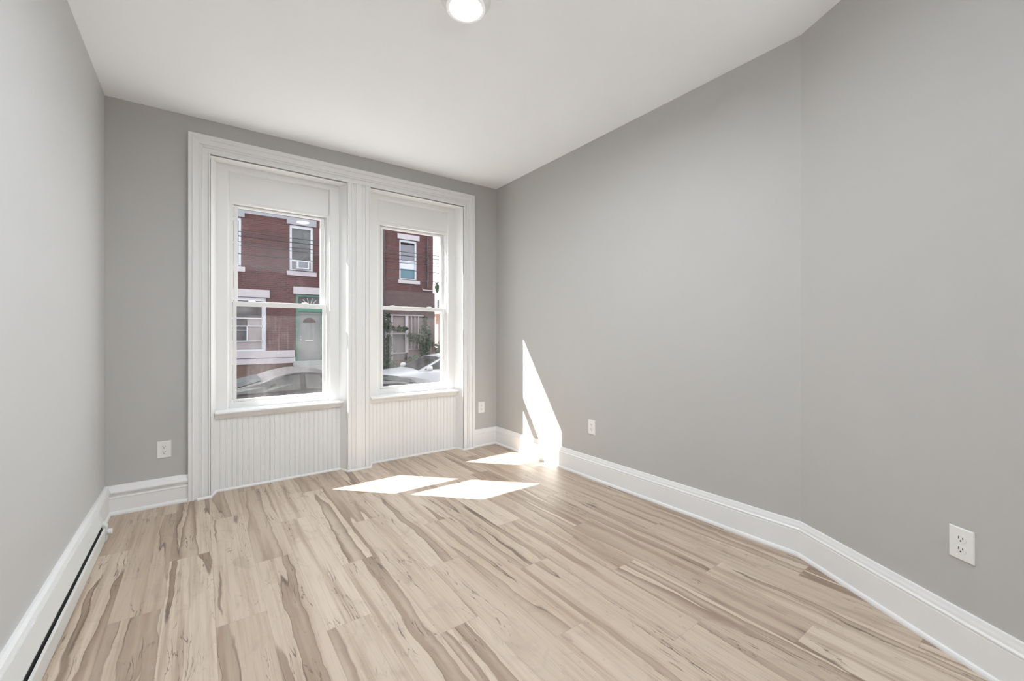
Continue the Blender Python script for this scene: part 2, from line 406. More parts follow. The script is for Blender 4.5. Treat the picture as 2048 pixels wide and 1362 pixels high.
for w in WIN:
    n = w['n']; sd = w['side']
    # splayed jamb lining, stop and head panel
    mb = MB()
    ol = w['il'] - w['fl']
    sweep_u(mb, [(0.002, 0.003, YCAS + .014), (ol, 0.004, 3.920), (w['fx0'] - w['fl'] - .014, .040, 3.921), (w['fx0'] - w['fl'] - .008, .046, 3.926),
                 (w['fx0'] - w['fl'] - .004, .050, 3.955), (w['fx0'] - w['fl'] + .002, .054, 3.956), (w['fx0'] - w['fl'] + .002, .054, 4.05)], w['fl'], w['fr'], 2.512, 0.0)
    struct(mb.build('trim_%d' % k, 'trim'), 'white splayed jamb lining of the %s window' % sd, 'window trim'); k += 1
    mb = MB(); mb.box(w['fx0'], 3.953, w['fzt'] - .004, w['fx1'], 3.975, 2.466)
    struct(mb.build('trim_%d' % k, 'trim', bevel=.003), 'flat white panel above the %s window' % sd, 'window trim'); k += 1
    # beadboard below, with a shoe moulding
    mb = MB(); x0, x1 = w['il'] - .008, w['ir'] + .008; pitch = (x1 - x0) / 25
    prof = []
    for i in range(25):
        xa = x0 + i * pitch
        prof += [(xa + .0008, 3.9055), (xa + pitch * .55, 3.9045), (xa + pitch * .66, 3.9085), (xa + pitch * .71, 3.9085)]
        prof += [(xa + pitch * .84 - .0042 * math.cos(PI*j/4), 3.907 - .0042 * math.sin(PI*j/4)) for j in range(5)]
        prof += [(xa + pitch * .975, 3.9095)]
    prof += [(x1, 3.906), (x1, 3.93), (x0, 3.93)]
    mb.rings([[(x, y, 0.0) for x, y in prof], [(x, y, 0.60) for x, y in prof]])
    struct(mb.build('trim_%d' % k, 'trim'), 'white beadboard panel under the %s window' % sd, 'beadboard'); k += 1
    # stool and apron moulding
    mb = MB(); xs0, xs1 = w['fl'] + .026, w['fr'] - .012
    zs = 0.606 if n == 1 else 0.612
    pr = [(3.97, zs + .012), (3.862, zs + .006), (3.850, zs + .001), (3.848, zs - .006), (3.850, zs - .012), (3.858, zs - .016), (3.872, zs - .018),
          (3.870, zs - .028), (3.878, zs - .040), (3.888, zs - .052), (3.898, zs - .054), (3.97, zs - .054)]
    mb.rings([[(xs0, y, z) for y, z in pr], [(xs1, y, z) for y, z in pr]])
    struct(mb.build('trim_%d' % k, 'trim'), 'white sill and apron moulding of the %s window' % sd, 'window sill'); k += 1
    # vinyl double-hung window
    win = MB(); frame_ring(win, w['fx0'], w['fx1'], zs + .006, w['fzt'], 3.958, 4.09, w['sx0'] - w['fx0'], w['fx1'] - w['sx1'], w['z0'] - zs - .006, w['fzt'] - w['zut'])
    win.box(w['fx0'], 3.953, zs + .008, w['fx1'], 3.958, zs + .030)
    win.box(w['sx0'], 3.998, w['zr'] + .002, w['ux0'], 4.085, w['zut']); win.box(w['ux1'], 3.998, w['zr'] + .002, w['sx1'], 4.085, w['zut'])
    wo = struct(win.build('window_%d' % n, 'vinyl', bevel=.002), 'white vinyl double-hung window at %s with clear panes' % sd, 'window')
    lo = MB(); frame_ring(lo, w['sx0'] + .005, w['sx1'] - .005, w['z0'] + .003, w['zr'], 3.966, 3.996, w['gl'][0] - w['sx0'] - .005, w['sx1'] - .005 - w['gl'][1], w['zg0'] - w['z0'] - .003, w['zr'] - w['zrb'])
    los = lo.build('lower_sash', 'vinyl', wo, bevel=.003)
    up = MB(); frame_ring(up, w['ux0'] + .004, w['ux1'] - .004, w['zrb'] + .003, w['zut'] - .003, 4.003, 4.034, w['gu'][0] - w['ux0'] - .004, w['ux1'] - .004 - w['gu'][1], .036, w['zut'] - w['zgt'] - .003)
    ups = up.build('upper_sash', 'vinyl', wo, bevel=.003)
    MB().box(w['gl'][0] - .006, 3.981, w['zg0'] - .006, w['gl'][1] + .006, 3.985, w['zrb'] + .006).build('pane', 'pane_dusty', los)
    # the upper pane sits a little out of true in its sash
    gx0, gx1, gz0, gz1 = w['gu'][0] - .006, w['gu'][1] + .006, w['zrb'] + .03, w['zgt'] + .006
    def yp(x, z): return 4.0165 - .021 * (x - (gx0 + gx1) / 2) + .011 * (z - (gz0 + gz1) / 2)
    cs = ((gx0, gz0), (gx1, gz0), (gx1, gz1), (gx0, gz1))
    MB().rings([[(x, yp(x, z), z) for x, z in cs], [(x, yp(x, z) + .004, z) for x, z in cs]]).build('pane', 'pane', ups)
    for t in (0.20, 0.76):
        xm = w['sx0'] + (w['sx1'] - w['sx0']) * t
        lk = MB(); lk.lathe([(.0, 0), (.022, 0), (.022, .004), (.012, .009), (.0, .010)], (xm, 3.984, w['zr']), 20)
        lk.box(xm - .028, 3.978, w['zr'] + .003, xm + .004, 3.990, w['zr'] + .009)
        lk.build('sash_lock', 'vinyl', los, bevel=.001)

# ------------------------------------------------------------------ baseboards and shoe mouldings
BP = [(0, 0), (.030, 0), (.030, .008), (.027, .016), (.020, .021), (.019, .130), (.017, .134), (.020, .137), (.0205, .143), (.015, .150), (.014, .160), (.011, .170), (.009, .182), (.004, .184), (0, .184)]
BP_OLD = [(0, 0), (.032, 0), (.032, .010), (.028, .019), (.022, .024), (.021, .105), (.024, .110), (.024, .113), (.017, .119), (.016, .138), (.032, .142), (.034, .152), (.030, .160), (.022, .170), (.014, .186), (.006, .192), (0, .192)]
BP_LEFT = [(0, 0), (.034, 0), (.034, .010), (.03, .019), (.026, .024), (.025, .14), (.027, .144), (.028, .15), (.026, .170), (.022, .186), (.010, .192), (0, .192)]
def run_base(path, i, prof):
    """one straight piece of moulding from path[i] to path[i+1], mitred against its neighbours; room on the right-hand side"""
    P = [Vector(p) for p in path]
    def nrm(a, b): d = (b - a).normalized(); return Vector((d.y, -d.x))
    def off(j, o):
        n1 = nrm(P[j-1], P[j]) if j > 0 else None
        n2 = nrm(P[j], P[j+1]) if j < len(P) - 1 else None
        if n1 is None: return P[j] + n2 * o
        if n2 is None: return P[j] + n1 * o
        return P[j] + (n1 + n2) * (o / (1 + n1.dot(n2)))
    mb = MB(); r = []
    for j in (i, i + 1): r.append([(*off(j, o), z) for o, z in prof])
    mb.rings(r); return mb
p1 = [(XL, YB), (XL, YW), (-0.072, YW)]
p2 = [(2.32, YW), (XR, YW), (XR, YC), (AE.x, AE.y), (AE.x, YB)]
struct(run_base(p1, 0, BP_LEFT).build('baseboard_left', 'trim'), 'white baseboard along the left wall above the heater', 'baseboard')
struct(run_base(p1, 1, BP_OLD).build('baseboard_front', 'trim'), 'moulded white baseboard left of the window casing', 'baseboard')
struct(run_base(p2, 0, BP).build('baseboard_corner', 'trim'), 'short white baseboard right of the window casing', 'baseboard')
struct(run_base(p2, 1, BP).build('baseboard_right', 'trim'), 'long white baseboard along the right wall', 'baseboard')
struct(run_base(p2, 2, BP).build('baseboard_angled', 'trim'), 'white baseboard along the angled wall', 'baseboard')
struct(run_base(p2, 3, BP).build('baseboard_passage', 'trim'), 'white baseboard along the passage behind the camera', 'baseboard')
SH = [(0, 0), (.012, 0), (.012, .007), (.009, .013), (.004, .016), (0, .016)]
for lab, pts in (('left casing foot and left beadboard', [(-0.02, YCAS), (.06, YCAS + .004), (.092, 3.903), (1.004, 3.903), (1.029, YCAS), (1.224, YCAS), (1.266, 3.903), (2.166, 3.903), (2.182, YCAS + .004), (2.29, YCAS)]),):
    mb = MB()
    P = [Vector(p) for p in pts]
    def nrm(a, b): d = (b - a).normalized(); return Vector((d.y, -d.x))
    rr = []
    for j in range(len(P)):
        n1 = nrm(P[max(j-1, 0)], P[max(j-1, 0) + 1]); n2 = nrm(P[min(j, len(P)-2)], P[min(j, len(P)-2) + 1])
        rr.append([(*(P[j] + (n1 + n2) * (o / (1 + n1.dot(n2)))), z) for o, z in SH])
    mb.rings(rr)
    struct(mb.build('trim_%d' % k, 'trim'), 'white shoe moulding at the foot of the window casing', 'moulding'); k += 1

# ------------------------------------------------------------------ ceiling lights
def ceiling_light(x, y, label):
    t = tag(empty('ceiling_light', (x, y, ceil_z(x, y))), label, 'ceiling light')
    MB().lathe([(0, .002), (.120, .002), (.121, -.004), (.119, -.012), (.108, -.020), (.096, -.034), (.093, -.037), (0, -.037)], seg=64).build('base', 'lamp_rim', t, smooth=False, bevel=.001)
    MB().lathe([(.0755, -.036), (.0925, -.036), (.0935, -.040), (.0925, -.046), (.0905, -.047), (.078, -.0465), (.0755, -.044), (.0755, -.036)], seg=64, caps=False).build('trim_ring', 'lamp_glow', t)
    MB().lathe([(0, -.0372), (.0752, -.0372), (.0752, -.0390), (.05, -.0396), (0, -.040)], seg=48).build('lens', 'lamp_on', t, smooth=False)
    return t
ceiling_light(1.022, 1.755, 'round white flush ceiling light, lit, on the white ceiling')

fl = tag(empty('added_fill_uplight', (1.05, -2.05, 0)), 'added fill uplight on a slim white stand, unseen behind the camera', 'added fill light')  # invented uplight, put in out of view to brighten the ceiling
MB().lathe([(0, 0), (.14, 0), (.14, .012), (.02, .03), (0, .03)], seg=40).build('base', 'lamp_rim', fl)
MB().lathe([(0, .03), (.012, .03), (.012, 1.72), (0, 1.72)], seg=20).build('pole', 'lamp_rim', fl)
MB().lathe([(0, 1.70), (.03, 1.70), (.10, 1.74), (.155, 1.80), (.16, 1.84), (.153, 1.84), (.148, 1.805), (.095, 1.75), (0, 1.73)], seg=48).build('bowl', 'lamp_rim', fl)
MB().lathe([(0, 1.752), (.09, 1.756), (.135, 1.800), (.135, 1.808), (0, 1.808)], seg=40).build('bulb', 'fill_uplight_on', fl)

# ------------------------------------------------------------------ wall outlets
def make_outlet():
    t = empty('wall_outlet', (0, 0, 0))
    pl = MB(); a, b = .0395, .059; a2, b2 = .0365, .056
    pl.rings([[(-a, 0, -b), (a, 0, -b), (a, 0, b), (-a, 0, b)], [(-a, -.003, -b), (a, -.003, -b), (a, -.003, b), (-a, -.003, b)],
              [(-a2, -.0065, -b2), (a2, -.0065, -b2), (a2, -.0065, b2), (-a2, -.0065, b2)]])
    pl.build('cover_plate', 'plastic', t)
    for s in (1, -1):
        cz = s * .0195; pts = []
        for q in range(40):
            an = 2*PI*q/40; px_, pz_ = .0172 * math.cos(an), .0172 * math.sin(an)
            pts.append((px_, max(-.0138, min(.0138, pz_)) + cz))
        r = MB(); r.rings([[(x, -.006, z) for x, z in pts], [(x, -.0072, z) for x, z in pts], [(x * .96, -.0078, cz + (z - cz) * .96) for x, z in pts]])
        rc = r.build('receptacle', 'plastic', t)
        for (sx, sw, sh, dz) in ((-.0064, .0011, .0046, .0035), (.0064, .0011, .0036, .0035)):
            MB().box(sx - sw, -.0083, cz + dz - sh, sx + sw, -.0076, cz + dz + sh).build('slot', 'slot', rc)
        MB().lathe([(0, -.0076), (.0027, -.0076), (.0027, -.0083), (0, -.0083)], (0, 0, cz - .0072), 14, 'y').build('slot', 'slot', rc)
    MB().lathe([(0, -.006), (.0032, -.006), (.0030, -.0075), (0, -.0078)], (0, 0, 0), 16, 'y').build('screw', 'plastic', t)
    return t
out0 = make_outlet()
spots = [(Vector((XR, YC)) + AD * .732, .423, math.atan2(-.8763, -.4818), 'white wall outlet on the angled wall, nearest and largest'),
         (Vector((-.2055, YW)), .389, 0.0, 'white wall outlet on the window wall left of the window casing'),
         (Vector((2.419, YW)), .412, 0.0, 'white wall outlet on the window wall in the far right corner'),
         (Vector((XR, 2.421)), .425, -PI/2, 'white wall outlet on the long right wall beyond the sun patch')]
for i, (p, z, r, lab) in enumerate(spots):
    o = out0 if i == 0 else copy_tree(out0)
    o.location = (p.x, p.y, z); o.rotation_euler = (0, 0, r); tag(o, lab, 'wall outlet', 'duplex wall outlets')

# ------------------------------------------------------------------ baseboard heater on the left wall
ht = tag(empty('baseboard_heater', (XL + .036, 3.40, 0)), 'low white baseboard heater with a black slot along the left wall', 'heater')
L0 = -3.0                                       # runs towards the camera, local y 0 .. L0
def hprof(mb, pts, ya, yb): mb.rings([[(x, ya, z) for x, z in pts], [(x, yb, z) for x, z in pts]]); return mb
hprof(MB(), [(-.010, .166), (-.004, .169), (.013, .108), (.016, .100), (.016, .093), (.012, .094), (.008, .110), (-.010, .158)], -.045, L0).build('top_cover', 'heater', ht)
hprof(MB(), [(.023, .004), (.031, .004), (.032, .010), (.032, .076), (.029, .082), (.024, .082), (.023, .07)], -.058, L0).build('front_panel', 'heater', ht)
hprof(MB(), [(-.006, .004), (.022, .004), (.022, .060), (.012, .098), (-.006, .14)], -.04, L0).build('inner_housing', 'black', ht)
ec = MB(); hprof(ec, [(-.010, 0), (.035, 0), (.036, .006), (.036, .084), (.030, .095), (.016, .105), (-.002, .171), (-.010, .168)], 0.0, -.046); ec.build('end_cap', 'heater', ht, bevel=.002)
kn = MB(); kn.lathe([(0, .034), (.012, .034), (.012, .038), (.0175, .040), (.0175, .054), (.015, .057), (.0, .058)], (0, -.026, .046), 24, 'x'); kn.build('valve_knob', 'plastic', ht)

# ------------------------------------------------------------------ street
def ground(name, mat, x0, x1, y0, y1, z, label, cat): return struct(MB().box(x0, y0, z - .2, x1, y1, z).build(name, mat), label, cat)
ground('street', 'asphalt', -40, 60, 6.4, 14.2, GZ - .12, 'asphalt street outside', 'street')
ground('sidewalk_near', 'concrete', -40, 60, 4.09, 6.4, GZ, 'concrete sidewalk below the windows', 'sidewalk')
ground('sidewalk_far', 'concrete', -40, 60, 14.2, 70, GZ, 'concrete sidewalk across the street', 'sidewalk')

# ------------------------------------------------------------------ row houses across the street
def bar(name, mat, parent, x0, x1, z0, z1, y0, y1, bevel=.004): return MB().box(x0, y0, z0, x1, y1, z1).build(name, mat, parent, bevel=bevel)
def house_window(parent, x0, x1, z0, z1, lint, sill, stone, fillers=(), rail=None, fw=.085):
    """white frame set back in the wall; returns the frame"""
    y = YF + .05
    mb = MB(); frame_ring(mb, x0, x1, z0, z1, y, y + .12, fw, fw, fw * .8, fw * 1.3)
    if rail is not None: mb.box(x0 + fw, y + .03, rail - .03, x1 - fw, y + .09, rail + .03)
    fr = mb.build('window', 'exwhite', parent, bevel=.006)
    for (a, b, c, d, mat, nm) in fillers: MB().box(a, y + .07, c, b, y + .085, d).build(nm, mat, fr)
    if lint: bar('lintel', stone, parent, *lint, YF - .05, YF + .1)
    if sill: bar('sill', 'stone', parent, *sill, YF - .09, YF + .1)
    return fr

A = tag(empty('row_house', (2.1, YF, GZ)), 'dark red brick row house with a green door frame seen through the left window', 'house')
Ai = Matrix.Translation((-2.1, -YF, -GZ))
def reparent(root):
    inv = Matrix.Translation(-Vector(root.location))
    for ch in root.children: ch.matrix_parent_inverse = inv
holesA = [(.36, 1.25, 3.75, 5.61), (2.89, 3.77, 3.75, 5.61), (.15, 2.075, .51, 2.60), (3.115, 4.20, .09, 2.81)]
mb = MB(); slab_with_holes(mb, -.45, 4.60, .25, 12.6, YF, YF + .3, holesA)  # unseen upper brickwork, made tall on all three houses to shade the white car
mb.box(-.45, YF + .32, .25, 4.60, YF + 6, 12.6)
mb.build('brick_wall', 'brick_red', A)
mb = MB(); mb.box(-.45, YF - .02, GZ, 3.07, YF + .32, .25); mb.box(4.2, YF - .02, GZ, 4.60, YF + .32, .25); mb.build('basement_wall', 'barewall', A)
bar('stone_course', 'stone', A, -.45, 3.066, .255, .535, YF - .07, YF + .02)
bar('stone_course', 'stone', A, -.45, 3.066, .02, .235, YF - .05, YF + .02)
bar('belt_course', 'greystone', A, 1.352, 2.785, 5.80, 5.915, YF - .03, YF + .02)
bar('cornice', 'greystone', A, -.45, 4.60, 12.3, 12.75, YF - .45, YF + .05)
house_window(A, .36, 1.25, 3.75, 5.61, (.25, 1.352, 5.635, 5.915), (.25, 1.362, 3.555, 3.735), 'greystone',
             [(.44, 1.17, 4.70, 5.50, 'houseglass', 'pane'), (.44, 1.17, 3.82, 4.66, 'shade', 'pane')], 4.68)
house_window(A, 2.89, 3.77, 3.75, 5.61, (2.785, 3.885, 5.625, 5.90), (2.79, 3.88, 3.56, 3.73), 'greystone',
             [(2.975, 3.685, 4.20, 5.50, 'houseglass', 'pane'), (2.975, 3.685, 3.82, 4.16, 'curtain', 'pane')], 4.18, .09)
fr = house_window(A, .15, 2.075, .51, 2.60, (.05, 2.185, 2.61, 2.905), None, 'stone',
             [(.24, 1.99, 1.80, 2.50, 'houseglass', 'pane'), (.24, 1.43, .92, 1.79, 'houseglass', 'pane'),
              (1.45, 1.95, .92, 1.79, 'curtain', 'pane'), (.24, 1.99, .60, .91, 'curtain', 'pane')], None, .10)
for (a, b, c, d) in ((.24, 1.99, 1.78, 1.815), (.24, 1.99, 1.475, 1.51), (.24, 1.43, 1.325, 1.345), (.24, 1.99, .895, .93), (1.425, 1.455, .92, 1.49), (1.93, 1.96, .6, 2.5)):
    MB().box(a, YF + .09, c, b, YF + .122, d).build('bar', 'exwhite', fr)
bar('lintel', 'stone', A, 3.02, 4.30, 2.82, 3.11, YF - .05, YF + .1)
mb = MB(); frame_ring(mb, 3.115, 4.20, .09, 2.81, YF + .04, YF + .2, .10, .10, .02, .09); mb.box(3.115, YF + .05, 2.10, 4.20, YF + .2, 2.28)
gf = mb.build('door_frame', 'green', A, bevel=.01)
MB().box(3.2, YF + .15, 2.26, 4.12, YF + .17, 2.74).build('transom_pane', 'houseglass', gf)
mb = MB()
for an in (20, 50, 75, 105, 130, 160):
    c_, s_ = math.cos(math.radians(an)), math.sin(math.radians(an))
    mb.tube([(3.66 + .12 * c_, YF + .14, 2.29 + .12 * s_), (3.66 + .40 * c_, YF + .14, 2.29 + .42 * s_)], .016, 6)
mb.tube([(3.66 + .13 * math.cos(PI*q/10), YF + .14, 2.29 + .13 * math.sin(PI*q/10)) for q in range(11)], .018, 6)
mb.build('fanlight_bars', 'bronze', gf)
mb = MB(); frame_ring(mb, 3.215, 4.10, .10, 2.10, YF + .10, YF + .16, .06, .06, .06, .10); mb.box(3.27, YF + .12, .15, 4.05, YF + .14, 2.01)
dr = mb.build('storm_door', 'stormdoor', A, bevel=.004)
mb = MB(); pts = [(3.40 + .0, 1.67)] + [(3.64 - .24 * math.cos(PI*q/12), 1.67 + .19 * math.sin(PI*q/12)) for q in range(1, 12)] + [(3.88, 1.67)]
mb.rings([[(x, YF + .119, z) for x, z in pts], [(x, YF + .108, z) for x, z in pts]]); mb.build('arched_window', 'doorglass', dr)
MB().box(3.49, YF + .10, .89, 3.79, YF + .12, .93).build('mail_slot', 'bronze', dr, bevel=.004)
mb = MB(); mb.lathe([(0, 0), (.02, 0), (.03, -.03), (.02, -.055), (0, -.06)], (3.31, YF + .10, .95), 14, 'y'); mb.build('door_knob', 'bronze', dr); mb = MB(); mb.lathe([(0, 0), (.02, 0), (.02, -.02), (0, -.02)], (3.31, YF + .10, 1.08), 14, 'y'); mb.build('deadbolt', 'bronze', dr)
mb = MB()
for i in range(5): mb.box(3.0, YF - 1.6 + i * .3, GZ, 4.35, YF + .2, GZ + .168 * (i + 1))
mb.build('front_steps', 'concrete', A, bevel=.01)
reparent(A)

ac = tag(empty('air_conditioner', (3.34, YF - .1, 3.80)), 'small white air conditioner in the upper window of the dark red house', 'air conditioner')
mb = MB(); frame_ring(mb, -.215, .215, .02, .345, -.22, .14, .04, .04, .04, .04); mb.box(-.20, -.20, .03, .20, .14, .335); mb.build('cabinet', 'exwhite', ac, bevel=.006)
mb = MB()
for i in range(11): mb.box(-.172, -.212, .066 + i * .023, .172, -.203, .079 + i * .023)
mb.build('grille', 'shade', ac)

C3 = tag(empty('row_house', (-2.8, YF, GZ)), 'plain dark red brick row house left of the one with the green door', 'house')
mb = MB(); slab_with_holes(mb, -5.2, -.47, GZ, 12.6, YF, YF + .3, [(-4.6, -3.72, 3.75, 5.61), (-2.1, -1.22, 3.75, 5.61), (-2.6, -1.0, .51, 2.60), (-4.5, -3.5, .09, 2.6)])
mb.box(-5.2, YF + .32, GZ, -.47, YF + 6, 12.6); mb.build('brick_wall', 'brick_red', C3)
bar('cornice', 'greystone', C3, -5.2, -.52, 12.3, 12.75, YF - .45, YF + .05)
for (a, b, c, d) in ((-4.6, -3.72, 3.75, 5.61), (-2.1, -1.22, 3.75, 5.61), (-2.6, -1.0, .51, 2.60)):
    house_window(C3, a, b, c, d, (a - .1, b + .1, d + .02, d + .28), (a - .1, b + .1, c - .19, c - .02), 'greystone', [(a + .08, b - .08, c + .07, d - .11, 'houseglass', 'pane')], (c + d) / 2)
mb = MB(); frame_ring(mb, -4.5, -3.5, .09, 2.6, YF + .05, YF + .2, .08, .08, .02, .4); C3f = mb.build('door_frame', 'exwhite', C3, bevel=.006)
MB().box(-4.42, YF + .12, .11, -3.58, YF + .16, 2.2).build('door', 'stormdoor', C3, bevel=.006)
mb = MB()
for i in range(5): mb.box(-4.6, YF - 1.6 + i * .3, GZ, -3.4, YF - .01, GZ + .168 * (i + 1))
mb.build('front_steps', 'concrete', C3, bevel=.01)
reparent(C3)

B = tag(empty('row_house', (7.0, YF, GZ)), 'brown brick corner row house with a vine-grown porch window seen through the right window', 'house')
mb = MB(); slab_with_holes(mb, 4.63, 9.205, 3.20, 12.6, YF, YF + .3, [(7.485, 8.365, 3.75, 5.63)]); mb.box(4.63, YF + .32, 3.2, 9.205, YF + 6, 12.6); mb.build('brick_wall', 'brick_red', B)
mb = MB(); slab_with_holes(mb, 4.63, 9.285, GZ, 3.20, YF - .03, YF + .3, [(5.0, 8.745, -.72, 2.115)]); mb.box(4.63, YF + .5, GZ, 9.285, YF + 6, 3.2); mb.build('lower_brick_wall', 'brick_brown', B)
bar('cornice', 'greystone', B, 4.63, 9.25, 12.3, 12.75, YF - .45, YF + .05)
house_window(B, 7.485, 8.365, 3.75, 5.63, (7.385, 8.475, 5.645, 5.885), (7.41, 8.485, 3.565, 3.73), 'stone',
             [(7.565, 8.285, 4.66, 5.42, 'shade', 'pane'), (7.565, 8.285, 4.28, 4.63, 'exwhite', 'pane'), (7.565, 8.285, 3.84, 4.28, 'blueshade', 'pane')], 4.645, .08)
MB().tube([(6.73, YF - .06, 12.25), (6.73, YF - .06, GZ + .1)], .05, 10).build('downpipe', 'pipe', B)
MB().tube([(8.89, YF - .05, 5.9), (8.885, YF - .05, 5.2), (8.90, YF - .05, 4.6), (8.885, YF - .05, 3.42)], .045, 8).build('service_conduit', 'pipe', B)
MB().box(8.83, YF - .12, 4.55, 8.95, YF - .01, 4.75).build('junction_box', 'pipe', B, bevel=.01)
MB().tube([(8.62, YF - .06, 3.40), (8.64, YF - .07, 3.32), (9.13, YF - .07, 3.315)], .014, 6).build('conduit_pipe', 'exwhite', B)
pf = MB(); y = YF + .02
for (a, b, c, d) in ((5.0, 8.745, 2.04, 2.115), (7.11, 7.18, -.70, 2.04), (7.79, 7.94, .30, 2.04), (6.70, 7.86, 1.175, 1.225), (6.86, 7.84, .27, .315), (6.83, 6.90, -.3, 2.04), (7.94, 8.52, .44, .475),
                     (8.08, 8.11, .48, 2.04), (8.26, 8.29, .48, 2.04), (8.44, 8.47, .48, 2.04), (5.0, 5.1, -.7, 2.04)):
    pf.box(a, y, c, b, y + .06, d)
pf_ = pf.build('porch_frame', 'stone', B, bevel=.006)
MB().box(6.0, YF + .13, 1.22, 7.80, YF + .15, 2.05).build('panel', 'pinkpanel', pf_)
MB().box(6.0, YF + .13, -.05, 7.80, YF + .15, 1.20).build('panel', 'greypanel', pf_)
MB().box(7.93, YF + .13, .46, 8.745, YF + .15, 2.05).build('panel', 'pinkpanel', pf_)
MB().box(7.93, YF + .13, -.70, 8.745, YF + .15, .44).build('panel', 'pinkpanel', pf_)
MB().box(5.0, YF + .14, -.72, 6.0, YF + .16, 2.06).build('panel', 'houseglass', pf_)
MB().box(6.0, YF + .135, -.72, 7.93, YF + .15, -.05).build('panel', 'barewall', pf_)
reparent(B)

# ------------------------------------------------------------------ plants
def leafy(name, blobs, n, label, cat, mat='leaf', stems=(), leaf=.085, group=None):
    cx, cy = blobs[0][0][0], blobs[0][0][1]
    t = tag(empty(name, (cx, cy, GZ)), label, cat, group)
    mb = MB(); rnd = random.Random(len(name) * 7 + n)
    tot = sum(b[1] * b[2] * b[3] for b in blobs)
    for (c, rx, ry, rz) in blobs:
        for _ in range(max(8, int(n * rx * ry * rz / tot))):
            while True:
                p = Vector((rnd.uniform(-1, 1), rnd.uniform(-1, 1), rnd.uniform(-1, 1)))
                if p.length < 1: break
            q = Vector(c) + Vector((p.x * rx, p.y * ry, p.z * rz))
            u = Vector((rnd.gauss(0, 1), rnd.gauss(0, 1), rnd.gauss(0, .6))).normalized(); v = u.orthogonal().normalized()
            v = (v * math.cos(rnd.uniform(0, 6)) + u.cross(v) * math.sin(rnd.uniform(0, 6))).normalized()
            s_ = leaf * rnd.uniform(.6, 1.25)
            mb.quad(q - u * s_, q + v * s_ * .45, q + u * s_, q - v * s_ * .45)
    mb.build('foliage', mat, t, recalc=False)
    if stems:
        for st in stems: MB().tube(st, [.03 - .018 * i / max(1, len(st) - 1) for i in range(len(st))], 6).build('stem', 'stem', t)
    reparent(t)
    return t
yv = YF - .36
leafy('climbing_plant', [((8.62, yv, .55), .28, .16, .85), ((8.62, yv, 1.25), .30, .14, .45), ((8.2, yv, .95), .42, .14, .22), ((8.85, yv, .72), .28, .16, .22), ((8.62, yv, 1.8), .14, .12, .30), ((7.95, yv, 1.1), .28, .12, .14), ((8.65, yv, -.1), .22, .16, .5)],
      1500, 'leafy green vine climbing over the right end of the porch window', 'plant', 'leaf2', [[(8.62, yv, GZ), (8.6, yv, 0), (8.66, yv, .8), (8.6, yv, 1.9)], [(8.64, yv, .6), (8.3, yv, .95), (7.8, yv, 1.15)]])
leafy('climbing_plant', [((6.85, yv, .7), .16, .14, .45), ((6.82, yv, 1.55), .22, .14, .28), ((7.35, yv, 1.42), .42, .12, .12), ((6.8, yv, .1), .16, .14, .35), ((6.78, yv, 2.0), .14, .1, .18)],
      800, 'thin dark vine climbing beside the downpipe at the left end of the porch window', 'plant', 'leaf2', [[(6.85, yv, GZ), (6.84, yv, .3), (6.88, yv, 1.2), (6.8, yv, 2.0)], [(6.86, yv, 1.3), (7.2, yv, 1.45), (7.7, yv, 1.4)]])
leafy('garden_shrub', [((6.6, YF - .95, -.3), .45, .25, .38), ((6.85, YF - .95, -.42), .35, .25, .28)], 800, 'low dark green shrub under the left end of the porch window', 'plant', 'leaf2', [[(6.7, YF - .95, GZ), (6.7, YF - .95, -.2)]])
leafy('garden_shrub', [((7.95, YF - .95, -.22), .62, .25, .42), ((8.5, YF - .95, -.3), .5, .25, .4)], 1000, 'low green shrub behind the hood of the white car', 'plant', 'leaf', [[(8.0, YF - .95, GZ), (8.0, YF - .95, -.1)]])
leafy('garden_shrub', [((9.95, YF + .8, .0), .48, .5, .75), ((10.5, YF + 1.0, .0), .6, .5, .7)], 1400, 'green bush beyond the corner of the brown brick house', 'plant', 'leaf', [[(9.95, YF + .8, GZ), (9.95, YF + .8, .2)], [(10.4, YF + 1, GZ), (10.4, YF + 1, .2)]], .1)

# ------------------------------------------------------------------ buildings beyond the corner
D = tag(empty('brick_garage', (18.5, 32, GZ)), 'orange brick building in the distance beyond the corner', 'building')
MB().box(15.75, 32, GZ, 24, 40, 2.85).build('wall', 'brick_orange', D)
MB().box(15.6, 31.8, 2.85, 24.2, 40.2, 3.05).build('roof', 'housewhite', D)
MB().box(15.74, 31.96, -.1, 15.95, 32.02, 2.0).build('white_post', 'housewhite', D)
MB().box(16.6, 31.96, .4, 17.6, 32.02, 1.9).build('window', 'houseglass', D)
reparent(D)
D = tag(empty('distant_house', (25, 42, GZ)), 'pale house in the distance against the white sky', 'building')
MB().box(20.3, 42, GZ, 32, 52, 5.6).build('wall', 'housewhite', D)
mb = MB(); mb.rings([[(20.0, 41.6, 5.6), (20.0, 52.4, 5.6), (20.0, 47, 7.2)], [(32.3, 41.6, 5.6), (32.3, 52.4, 5.6), (32.3, 47, 7.2)]]); mb.build('roof', 'housewhite', D)
for xx in (20.9, 22.6, 24.5):
    MB().box(xx, 41.95, 3.4, xx + .5, 42.01, 4.9).build('window', 'houseglass', D)
reparent(D)
leafy('street_tree', [((20.22, 40.75, 6.1), .2, .2, .55)], 700, 'small dark tree top above the pale distant house', 'tree', 'leaf2', [[(20.22, 40.75, GZ), (20.22, 40.75, 6.1)]], .10)

